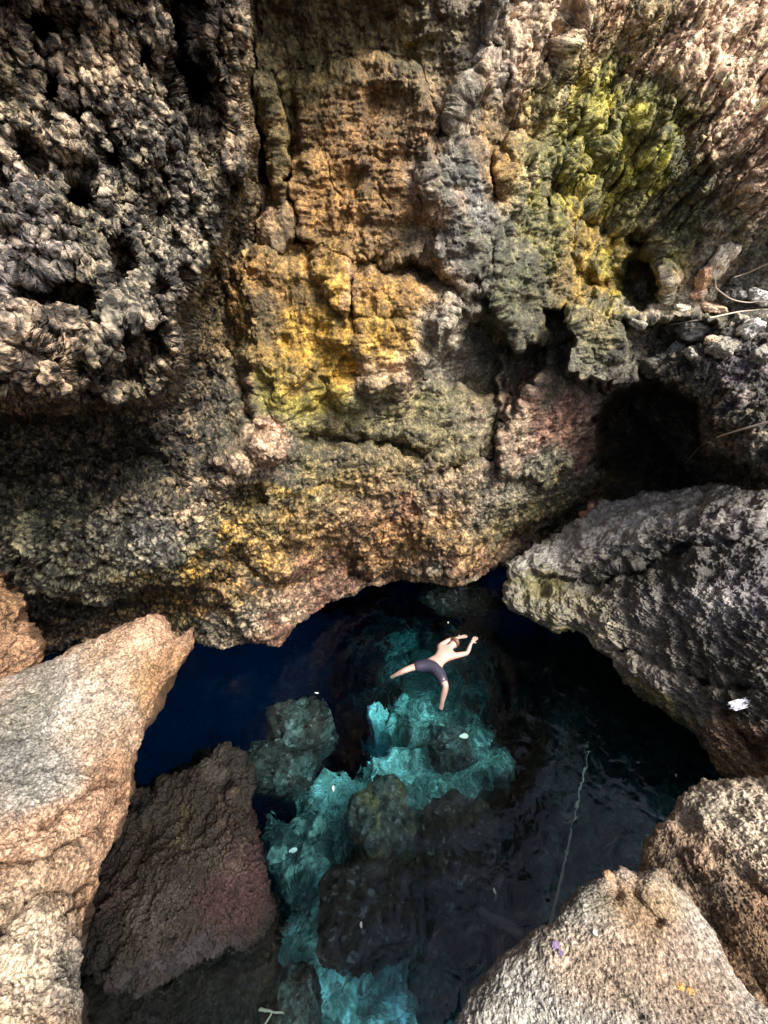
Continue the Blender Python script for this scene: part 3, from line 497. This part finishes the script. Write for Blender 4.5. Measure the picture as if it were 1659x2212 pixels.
def build_water():
    m, N, L = mat_new('pool_water'); b = N['Principled BSDF']; out = N['Material Output']; N.remove(b)
    g = N.new('ShaderNodeBsdfGlass'); g.inputs['IOR'].default_value = 1.33; g.inputs['Roughness'].default_value = 0
    geo = N.new('ShaderNodeNewGeometry')
    n1 = N.new('ShaderNodeTexNoise'); n1.inputs['Scale'].default_value = 3.2; n1.inputs['Detail'].default_value = 2.5; n1.inputs['Distortion'].default_value = .8
    L.new(geo.outputs['Position'], n1.inputs['Vector'])
    bp = N.new('ShaderNodeBump'); bp.inputs['Strength'].default_value = .45; bp.inputs['Distance'].default_value = .06
    L.new(n1.outputs['Fac'], bp.inputs['Height']); L.new(bp.outputs[0], g.inputs['Normal'])
    va = N.new('ShaderNodeVolumeAbsorption'); va.inputs['Color'].default_value = (.12, .83, .97, 1); va.inputs['Density'].default_value = .42
    vs = N.new('ShaderNodeVolumeScatter'); vs.inputs['Color'].default_value = (.0, .13, 1, 1); vs.inputs['Density'].default_value = .010
    ad = N.new('ShaderNodeAddShader'); L.new(va.outputs[0], ad.inputs[0]); L.new(vs.outputs[0], ad.inputs[1])
    L.new(g.outputs[0], out.inputs['Surface']); L.new(ad.outputs[0], out.inputs['Volume'])
    x = np.linspace(-9.2, 9.2, 300); y = np.linspace(-2.7, 10.8, 220); X, Yg = np.meshgrid(x, y)
    s = np.stack([X, Yg, X*0], -1)
    sw = at_z(np.array(905), np.array(1470), 0); R = np.hypot(X-sw[0], Yg-sw[1])
    z = .004*fbm(s, 1.4, 3)+.012*np.exp(-(R/2.2)**2)*np.sin(R*15)*(1+.5*gn(s*1.3))
    V = np.stack([X, Yg, z], -1)
    # close it into a body of water
    me_v = V.reshape(-1, 3); r, c = X.shape; idx = np.arange(r*c).reshape(r, c)
    q = np.stack([idx[:-1, :-1], idx[:-1, 1:], idx[1:, 1:], idx[1:, :-1]], -1).reshape(-1, 4)
    ring = np.r_[idx[0, :], idx[1:, -1], idx[-1, -2::-1], idx[-2:0:-1, 0]]
    bot = me_v[ring].copy(); bot[:, 2] = -9; n = len(me_v); bi = np.arange(len(ring))+n
    side = np.stack([ring, bi, np.roll(bi, -1), np.roll(ring, -1)], -1)
    cb = np.array([[0, 4, -9.]]); ci = n+len(ring)
    v = np.vstack([me_v, bot, cb]); o = raw_mesh('pool_water', v, np.vstack([q, side]), None, m)
    bm = bmesh.new(); bm.from_mesh(o.data); bm.verts.ensure_lookup_table()
    for k in range(len(ring)):
        bm.faces.new([bm.verts[ci], bm.verts[int(np.roll(bi, -1)[k])], bm.verts[int(bi[k])]])
    bmesh.ops.recalc_face_normals(bm, faces=bm.faces); bm.to_mesh(o.data); bm.free()
    for p in o.data.polygons: p.use_smooth = p.index < len(q)
    return tag(o, kind='structure')
build_water()
# ------------------------------------------------------------------ people
SKIN = flat_mat('skin_pale', (.50, .31, .26), .42, .28, 9); SKIN2 = flat_mat('skin_tanned', (.48, .24, .16), .5, .12, 30)  # broad noise in the pale skin paints muscle shading on the back
SHORTS = flat_mat('dark_swim_shorts', (.035, .032, .055), .35, .4, 40, .6); HAIR = flat_mat('brown_hair', (.13, .075, .05), .5, .4, 90)
STRAP = flat_mat('dark_strap', (.02, .02, .022), .5, .2, 60)
def skinned(name, pts, edges, rad, mat, parent=None, root=0, sub=2):
    """one continuous body grown round a skeleton, then kept as a plain mesh"""
    me = bpy.data.meshes.new(name); me.from_pydata([tuple(p) for p in pts], edges, [])
    o = bpy.data.objects.new(name, me); COL.objects.link(o)
    md = o.modifiers.new('skin', 'SKIN'); sv = me.skin_vertices[0].data if me.skin_vertices else None
    if sv is None:
        bpy.context.view_layer.objects.active = o; bm = bmesh.new(); bm.from_mesh(me); bm.verts.layers.skin.verify(); bm.to_mesh(me); bm.free(); sv = me.skin_vertices[0].data
    for i, q in enumerate(rad): sv[i].radius = (q, q) if not isinstance(q, tuple) else q; sv[i].use_root = (i == root)
    s = o.modifiers.new('sub', 'SUBSURF'); s.levels = sub; s.render_levels = sub
    dg = bpy.context.evaluated_depsgraph_get(); m2 = bpy.data.meshes.new_from_object(o.evaluated_get(dg))
    o.modifiers.clear(); o.data = m2; m2.name = name; m2.materials.clear(); m2.materials.append(mat)
    for p in m2.polygons: p.use_smooth = True
    if parent: o.parent = parent
    return o
def person_parts(J, mat, name='body', parent=None, fingers=True):
    """J: joint name -> Vector. Returns the body mesh (torso, neck, head, limbs, five-fingered hands)."""
    P, E, R = [], [], []
    def add(p, r, prev=None):
        P.append(Vector(p)); R.append(r); i = len(P)-1
        if prev is not None: E.append((prev, i))
        return i
    pel = add(J['pelvis'], (.135, .10)); ab = add(J['waist'], (.125, .095), pel); ch = add(J['chest'], (.155, .11), ab); ub = add(J['upper'], (.15, .095), ch)
    nk = add(J['neck'], .058, ub); hb = add(J['neck'].lerp(J['head'], .55), .075, nk); hd = add(J['head'], .102, hb); add(J['crown'], .088, hd)
    f = J['face']; add(J['head']+f*.085-(J['crown']-J['head'])*.25, .045, hd)     # nose and jaw bulk
    for sd_ in ('L', 'R'):
        s = add(J['sh'+sd_], .062, ub); e = add(J['el'+sd_], .042, add(J['sh'+sd_].lerp(J['el'+sd_], .5), .052, s)); m = add(J['el'+sd_].lerp(J['wr'+sd_], .35), .043, e); w = add(J['wr'+sd_], .027, m)
        d = J['ha'+sd_]-J['wr'+sd_]; ln = d.length; d.normalize(); side = J['pn'+sd_].normalized(); nrm = d.cross(side)
        pm = add(J['wr'+sd_]+d*.05, (.034, .020), w)
        if fingers:
            for k, (off, fl) in enumerate([(-.030, .066), (-.010, .080), (.011, .075), (.030, .058)]):
                a = add(J['wr'+sd_]+d*.088+side*off, .0115, pm); b_ = add(P[a]+(d+side*off*4).normalized()*fl*.55-nrm*.004, .0095, a); add(P[b_]+(d+side*off*4-nrm*.35).normalized()*fl*.5, .0075, b_)
            t1 = add(J['wr'+sd_]+d*.035-side*.042, .0125, pm); add(P[t1]+(d*.8-side*.7).normalized()*.042, .0095, t1)
        h = add(J['hip'+sd_], .098, pel); t = add(J['hip'+sd_].lerp(J['kn'+sd_], .5), .086, h); k = add(J['kn'+sd_], .060, t)
        c = add(J['kn'+sd_].lerp(J['an'+sd_], .33), .066, k); a = add(J['an'+sd_], .038, c); fd = (J['to'+sd_]-J['an'+sd_]); m = add(J['an'+sd_]+fd*.5, (.038, .028), a); add(J['to'+sd_], (.036, .018), m)
    return skinned(name, P, E, R, mat, parent, 0)
def swimmer():
    root = empty('person', tuple(at_z(np.array(925), np.array(1432), 0)))
    o0 = Vector(root.location)
    def w(px, py, z): v = at_z(np.array(px), np.array(py), z); return Vector(v)-o0
    def u(px, py, z): v = at_water(np.array(px), np.array(py), z); return Vector(v)-o0
    up = Vector((0, 0, 1)); J = {}
    J['pelvis'] = w(938, 1437, .02); J['upper'] = w(975, 1396, .03); ax = (J['upper']-J['pelvis']); axn = ax.normalized(); lat = axn.cross(up).normalized()
    J['waist'] = J['pelvis']+axn*.15; J['waist'].z = .02; J['chest'] = J['pelvis']+axn*.30; J['chest'].z = .03
    J['upper'] = J['pelvis']+axn*.42; J['upper'].z = .03; J['neck'] = J['upper']+axn*.09; J['neck'].z = .05
    hd = axn*.95+lat*.1; J['head'] = J['neck']+hd*.13; J['head'].z = .06; J['crown'] = J['head']+hd*.075; J['face'] = Vector((0, 0, -1))
    sh = J['upper']
    J['shR'] = sh+lat*.17; J['shL'] = sh-lat*.17
    J['elL'] = w(965, 1386, .05); J['wrL'] = w(992, 1379, .08); J['haL'] = w(1003, 1375, .08)
    J['elL'] = J['shL']+(J['elL']-J['shL']).normalized()*.23; J['elL'].z = .06
    J['wrL'] = J['elL']+(w(990, 1378, .1)-J['elL']).normalized()*.2; J['haL'] = J['wrL']+(J['wrL']-J['elL']).normalized()*.1
    J['elR'] = J['shR']+(w(1016, 1410, .05)-J['shR']).normalized()*.25; J['elR'].z = .05
    J['wrR'] = J['elR']+(w(1018, 1388, .14)-J['elR']).normalized()*.21; J['haR'] = J['wrR']+(w(1028, 1377, .2)-J['wrR']).normalized()*.1
    J['pnL'] = lat; J['pnR'] = -lat
    J['hipL'] = J['pelvis']-lat*.10-axn*.05; J['hipR'] = J['pelvis']+lat*.10-axn*.05
    J['knL'] = J['hipL']+(w(893, 1442, -.01)-J['hipL']).normalized()*.34; J['anL'] = J['knL']+(u(864, 1453, -.06)-J['knL']).normalized()*.28; J['toL'] = J['anL']+(J['anL']-J['knL']).normalized()*.12+Vector((0, 0, -.05))
    J['knR'] = J['hipR']+(w(959, 1475, -.02)-J['hipR']).normalized()*.33; J['anR'] = J['knR']+(u(957, 1508, -.12)-J['knR']).normalized()*.27; J['toR'] = J['anR']+(J['anR']-J['knR']).normalized()*.11+Vector((0, 0, -.08))
    person_parts(J, SKIN, parent=root)
    # swim shorts follow hips and thighs
    P = [J['pelvis']+axn*.10, J['pelvis'], J['hipL'], J['hipL'].lerp(J['knL'], .5), J['hipL'].lerp(J['knL'], .86), J['hipR'], J['hipR'].lerp(J['knR'], .5), J['hipR'].lerp(J['knR'], .86)]
    skinned('shorts', P, [(1, 0), (1, 2), (2, 3), (3, 4), (1, 5), (5, 6), (6, 7)], [(.142, .11), (.152, .118), .118, .108, .098, .118, .108, .098], SHORTS, root, 1)
    skinned('hair', [J['head']-hd*.02+up*.025, J['head']+hd*.04+up*.022, J['crown']+up*.012], [(0, 1), (1, 2)], [.100, .108, .092], HAIR, root, 0)
    d = (J['wrR']-J['elR']).normalized()
    skinned('wrist_strap', [J['wrR']-d*.012, J['wrR']+d*.012], [(0, 1)], [.034, .034], STRAP, root, 0, 2)
    tag(root, 'bare-backed swimmer in dark shorts floating face down with arms stretched ahead', 'person')
swimmer()
def watcher():
    d0 = 8.85; base = at(np.array(1290), np.array(1110), d0+.35); root = empty('person', tuple(base)); o0 = Vector(root.location)
    def p(x, y, dd=0.0): return Vector(at(np.array(x), np.array(y), d0+dd))-o0
    J = {}; H = p(1277, 1093); tolens = (Vector((0, 0, CAMZ))-(H+o0)).normalized(); up = Vector((0, 0, 1)); lat = tolens.cross(up).normalized()
    J['head'] = H; J['crown'] = H+up*.08; J['face'] = (tolens*.9-lat*-.3).normalized(); J['neck'] = H-up*.16-tolens*.03; J['upper'] = J['neck']-up*.08
    J['chest'] = J['upper']-up*.14; J['waist'] = J['chest']-up*.17; J['pelvis'] = J['waist']-up*.15
    for s, q in (('L', 1), ('R', -1)):
        J['sh'+s] = J['upper']+lat*.17*q-up*.01; J['hip'+s] = J['pelvis']+lat*.1*q-up*.05; J['kn'+s] = J['hip'+s]-up*.42+tolens*.12; J['an'+s] = J['kn'+s]-up*.4-tolens*.1; J['to'+s] = J['an'+s]+tolens*.16-up*.03
        J['pn'+s] = lat*q
    J['elL'] = J['shL']-up*.2+tolens*.16; J['wrL'] = J['elL']+tolens*.16+lat*.1+up*.02; J['haL'] = J['wrL']+tolens*.1
    sgn = 1 if (p(1240, 1125)-p(1279, 1098)).dot(lat) > 0 else -1; a, b = ('L', 'R') if sgn > 0 else ('R', 'L')
    J['el'+a] = J['sh'+a]+(p(1262, 1122, -.1)-J['sh'+a]).normalized()*.27; J['wr'+a] = J['el'+a]+(p(1240, 1134, -.15)-J['el'+a]).normalized()*.25; J['ha'+a] = J['wr'+a]+(J['wr'+a]-J['el'+a]).normalized()*.1
    if a == 'R': pass
    else: J['elR'] = J['shR']-up*.24+tolens*.1; J['wrR'] = J['elR']+tolens*.2; J['haR'] = J['wrR']+tolens*.1
    person_parts(J, SKIN2, parent=root)
    skinned('hair', [H+up*.02-tolens*.055, H+up*.06-tolens*.045, J['crown']+up*.02-tolens*.03], [(0, 1), (1, 2)], [.10, .104, .085], HAIR, root, 0)
    for q in (1, -1):       # eyes
        e = H+J['face']*.098+lat*.033*q+up*.01; skinned('eye', [e, e+lat*.006*q], [(0, 1)], [.013, .011], STRAP, root, 0, 1)
    m_ = H+J['face']*.112-up*.045; skinned('mouth', [m_-lat*.022, m_+lat*.022], [(0, 1)], [.006, .006], flat_mat('lips', (.25, .06, .05)), root, 0, 1)
    tag(root, 'person peering out of the dark gap behind the grey boulder, one arm resting on it', 'person')
watcher()
# ------------------------------------------------------------------ ledge stones, roots, litter, floating things
M_STONE = rock_mat('loose_stone', rough=(.4, .8), fine=(60, 180), bump=.008)
def hit_wall(px, py, name=None):
    dg = bpy.context.evaluated_depsgraph_get(); r = Vector(rays(np.array(px), np.array(py))).normalized()
    h = scn.ray_cast(dg, Vector((0, 0, CAMZ)), r); return (h[1], h[2]) if h[0] else (Vector(at(np.array(px), np.array(py), 6.5)), Vector((0, 0, 1)))
bpy.context.view_layer.update()
ST = [  # px, py, width in picture units, aspect, tilt, colour, kind, label
    (1510,712,62,.45,.1,'grey','flat dark-shadowed slab stone on the ledge, left of the white block'),
    (1618,712,30,1.1,.5,'pale','white angular block of stone at the right end of the ledge'),
    (1462,752,20,1.0,.1,'pale','small square whitish stone standing on end beside the black hollow'),
    (1492,766,26,.5,.7,'grey','narrow tilted stone wedged beside the small square whitish stone'),
    (1560,750,44,.5,-.4,'grey','long grey stone leaning between the square stone and the white block'),
    (1425,790,50,.55,-.2,'dark','dark grey stone at the edge of the black hollow, below the ledge'),
    (1575,640,40,.7,.2,'dark','olive-brown stone on top of the ledge under the hanging root'),
    (1590,610,30,.8,-.3,'dark','upper dark stone on top of the ledge beside the pale pointed rock'),
    (1560,560,38,1.5,.1,'cream','pale pointed rock standing on the ledge against the mossy wall'),
    (1505,634,26,.45,-.5,'orange','bright orange flat stone on the ledge'),
    (1520,600,24,1.4,-.5,'orange','slanting rusty orange rock below the pale pointed rock'),
    (1470,665,34,.35,.1,'cream','cream flat stone lying on the ledge in front of the orange one'),
    (1540,664,36,.3,.05,'tan','tan slab lying on the ledge, right of the cream flat stone'),
    (1600,690,26,.5,.2,'grey','small grey rubble stone resting against the back of the white block'),
    (1540,735,22,.5,-.2,'tan','small tan stone between the flat slab stone and the long grey stone'),
    (1648,770,40,.6,.1,'grey','dark rounded stone at the right edge, below the white block'),
    (1380,700,26,.45,.1,'grey','lone small grey stone at the left end of the ledge rim'),
    (1640,640,34,.6,.3,'pale','grey-white rubble stone at the right edge of the ledge')]
for i, (px, py, wd, asp, tilt, c, lab) in enumerate(ST):
    p, n = hit_wall(px, py); dd = (p-Vector((0, 0, CAMZ))).length*math.cos(0); zd = (p-Vector((0, 0, CAMZ))).dot(Vector((0, cp, -sp)))
    w_ = wd/F*zd*.62; o = blob('stone', tuple(p-(p-Vector((0, 0, CAMZ))).normalized()*w_*.25), (w_, w_*.8, w_*asp), i*5+2, c, M_STONE, amp=.3, res=44, rot=i*1.3, blocky=4.5)
    o.rotation_euler = (0.3, tilt, 0); tag(o, lab, 'stone', 'loose stones on the ledge')
def tube(name, pts, r0, r1, mat, parent=None, n=10, seed=0, jit=.0):
    P = np.array([list(p) for p in pts], float); s = np.linspace(0, len(P)-1, (len(P)-1)*8+1); Q = np.stack([np.interp(s, range(len(P)), P[:, k]) for k in range(3)], -1)
    for _ in range(6): Q[1:-1] = (Q[:-2]+2*Q[1:-1]+Q[2:])/4
    Q = Q+jit*np.stack([gn(Q*4+seed), gn(Q*4+seed+30), gn(Q*4+seed+60)], -1)
    T = np.gradient(Q, axis=0); T /= np.linalg.norm(T, axis=1, keepdims=True); a = np.cross(T, [0.3, .2, .9]); a /= np.linalg.norm(a, axis=1, keepdims=True); b = np.cross(T, a)
    th = np.linspace(0, 2*math.pi, n, endpoint=False); R = np.linspace(r0, r1, len(Q))*(1+.15*gn(Q*9+seed)); R[0] = R[-1] = 1e-4
    V = Q[:, None]+(a[:, None]*np.cos(th)[None, :, None]+b[:, None]*np.sin(th)[None, :, None])*R[:, None, None]
    return grid_mesh(name, V, None, mat, wrap=True, parent=parent)
ROOTM = flat_mat('dry_root', (.50, .42, .33), .7, .3, 40); ROPEM = flat_mat('pale_rope', (.36, .35, .28), .8, .3, 200)
def wp(px, py, lift=.06):
    p, n = hit_wall(px, py); v = (Vector((0, 0, CAMZ))-p).normalized(); return p+v*lift
tag(tube('root', [wp(1478, 1004, .05), wp(1510, 966, .12), wp(1545, 945, .14), wp(1600, 928, .14), wp(1675, 908, .2)], .010, .016, ROOTM), 'thin pale root arching across the dark rock above the grey boulder', 'root')
tag(tube('root', [wp(1582, 600, .25), wp(1610, 592, .35), wp(1675, 562, .6)], .010, .012, ROOTM), 'thin straight pale root sticking out over the ledge at the right edge', 'root')
tag(tube('root', [wp(1546, 600, .2), wp(1545, 622, .25), wp(1580, 648, .25), wp(1620, 655, .25), wp(1675, 645, .3)], .010, .010, ROOTM), 'curved pale root looping down round the dark stones on the ledge', 'root')
tag(tube('root', [wp(1440, 702, .08), wp(1520, 690, .1), wp(1600, 672, .12), wp(1680, 668, .14)], .012, .016, ROOTM), 'long pale root lying along the rim of the ledge', 'root')
# rope running down into the dark water
rp = [Vector(at_z(np.array(1186), np.array(2003), .35))] + [Vector(at_water(np.array(x), np.array(y), z)) for x, y, z in [(1192,1980,-.1),(1212,1900,-.3),(1228,1820,-.5),(1245,1740,-.8),(1262,1660,-1.1),(1268,1600,-1.3)]]
tag(tube('rope', rp, .016, .012, ROPEM), 'pale rope running down from the sandy rock into the dark water', 'rope')
lg = [Vector(at_water(np.array(x), np.array(y), z)) for x, y, z in [(1032,1968,-.5),(1060,1985,-.45),(1095,2000,-.4),(1135,2025,-.3)]]
tag(tube('log', lg, .045, .055, flat_mat('sodden_wood', (.12, .10, .09), .6, .5, 25), jit=.04), 'dark sodden log under water beside the sandy rock', 'log')
sk = [Vector(at_water(np.array(x), np.array(y), z)) for x, y, z in [(558,2182,-.5),(590,2185,-.5),(612,2186,-.5)]]
t_ = tube('stick', sk, .012, .008, ROPEM, jit=.02); tube('twig', [sk[1], (sk[0]+sk[1])*.5+Vector((.01, -.09, 0)), sk[0]+Vector((.0, -.14, 0))], .008, .005, ROPEM, parent=t_)
tag(t_, 'pale forked stick under water at the bottom of the pool', 'stick')
# plastic wrapper
def sheet(name, c, ux, uy, w, h, mat, crumple, seed, shape=None, nx=28, ny=18, thick=.002):
    a = np.linspace(-1, 1, nx)[None]; b = np.linspace(-1, 1, ny)[:, None]; A, B = np.broadcast_arrays(a, b); s = np.stack([A*2, B*2, A*0+seed], -1)
    wk = 1 if shape is None else shape(A, B); n = np.cross(ux, uy)
    z = crumple*(fbm(s, 1.2, 3, .6, ridge=True))
    V = np.array(c)+np.array(ux)*(A*w)[..., None]+np.array(uy)*(B*h*wk)[..., None]+n*z[..., None]
    o = grid_mesh(name, V, None, mat); md = o.modifiers.new('thickness', 'SOLIDIFY'); md.thickness = thick; return o
def frame(px, py, lift=.03):
    p, n = hit_wall(px, py); v = (Vector((0, 0, CAMZ))-p).normalized(); n = (n if n.dot(v) > 0 else -n); n = (n+v*.6).normalized()
    r = Vector((1, 0, 0)); r = (r-n*r.dot(n)).normalized(); return p+n*lift, np.array(r), np.array(n.cross(r)), (p-Vector((0, 0, CAMZ))).dot(Vector((0, cp, -sp)))
c, ux, uy, zd = frame(1606, 1526, .06); ux = np.array([.97, .22, .05]); uy = np.array([-.2, .93, .3])
WRAP = flat_mat('clear_plastic', (.72, .73, .80), .15, .04, 60)
o = sheet('plastic_wrapper', c, ux, uy, 28/F*zd, 9/F*zd, WRAP, .05, 3, lambda A, B: 1+.6*sstep(.6, 1, A)*(B < 0)); tag(o, 'crumpled white plastic wrapper lying on the grey boulder at the right', 'wrapper')
def flat_blob(name, px, py, wpx, hpx, rot, col, lab, cat, group=None, lift=.012, z=None, rough=.5):
    if z is None: c, ux, uy, zd = frame(px, py, lift)
    else:
        v = at_z(np.array(px), np.array(py), z) if z > -.02 else at_water(np.array(px), np.array(py), z); c = v; ux = np.array([1., 0, 0]); uy = np.array([0, 1., 0]); zd = (Vector(v)-Vector((0, 0, CAMZ))).dot(Vector((0, cp, -sp)))
    cr, sr = math.cos(rot), math.sin(rot); U = ux*cr+uy*sr; W = -ux*sr+uy*cr
    o = sheet(name, c, U, W, wpx*.65/F*zd, hpx*.65/F*zd, flat_mat(name+'_surface', col, rough, .3, 60), .004, px*.1, lambda A, B: np.sqrt(np.clip(1-A*A*.98, .02, 1))*(1+.3*A+.35*gn(np.stack([A*3+px, B, A*0], -1))), 20, 12); return tag(o, lab, cat, group)
o = flat_blob('petal', 1200, 2042, 13, 10, .4, (.20, .14, .24), 'purple fallen petals on the sandy boulder', 'petal'); flat_blob('petal_lobe', 1211, 2058, 8, 7, 1.2, (.15, .10, .19), None, None).parent = o
flat_blob('pale_shell', 1432, 2020, 0.1, 0.1, .2, (.6, .6, .55), None, None) if False else None
for i, (px, py, wd, c, lab) in enumerate([(1468,2130,9,'ochre','yellowish pebble in the sandy boulder surface, left of the pair'),(1491,2142,9,'ochre','yellowish pebble in the sandy boulder surface, right of the pair'),(1433,2053,0,'pale',''),(1315,1893,13,'orange','small rusty stone perched on the rim of the sandy boulder'),(1158,2032,0,'pale','')]):
    if not wd: continue
    p, n = hit_wall(px, py); zd = (p-Vector((0, 0, CAMZ))).dot(Vector((0, cp, -sp))); w_ = wd/F*zd; o = blob('pebble', tuple(p), (w_, w_*.85, w_*.6), i+9, c, M_STONE, amp=.15, res=24, blocky=2.4); tag(o, lab, 'pebble')
flat_blob('shell', 1282, 2018, 8, 7, .3, (.75, .72, .66), 'white shell fragment lying in the middle of the sandy boulder', 'shell')
fl = [(1002,1590,15,8,.1,(.5,.75,.7),-.05,'large pale leaf floating below the swimmer'),(632,1838,13,7,.2,(.5,.7,.72),-.35,'pale blue leaf sunk beside the purple-patched boulder'),(684,1497,7,1.6,-.15,(.9,.9,.9),.004,'thin white feather floating on the deep blue water'),
      (720,1703,3,9,.2,(.85,.88,.8),.004,'bright narrow leaf floating above the square submerged boulder'),(1068,1925,4,8,.3,(.6,.65,.55),.004,'small pale leaf floating on the black water beside the log'),(1460,1675,3,6,-.5,(.25,.25,.24),.004,'faint grey leaf on the dark water near the right-hand rocks'),
      (968,1345,2.5,4,.1,(.3,.4,.36),.004,'small pale leaf floating beyond the swimmer'),(780,1998,4,8,.1,(.7,.75,.68),.004,'tiny white leaf over the round black submerged boulder')]
for (px, py, a, b, rt, c, z, lab) in fl: flat_blob('leaf', px, py, a, b, rt, c, lab, 'leaf', 'leaves and scraps in the water', z=z)
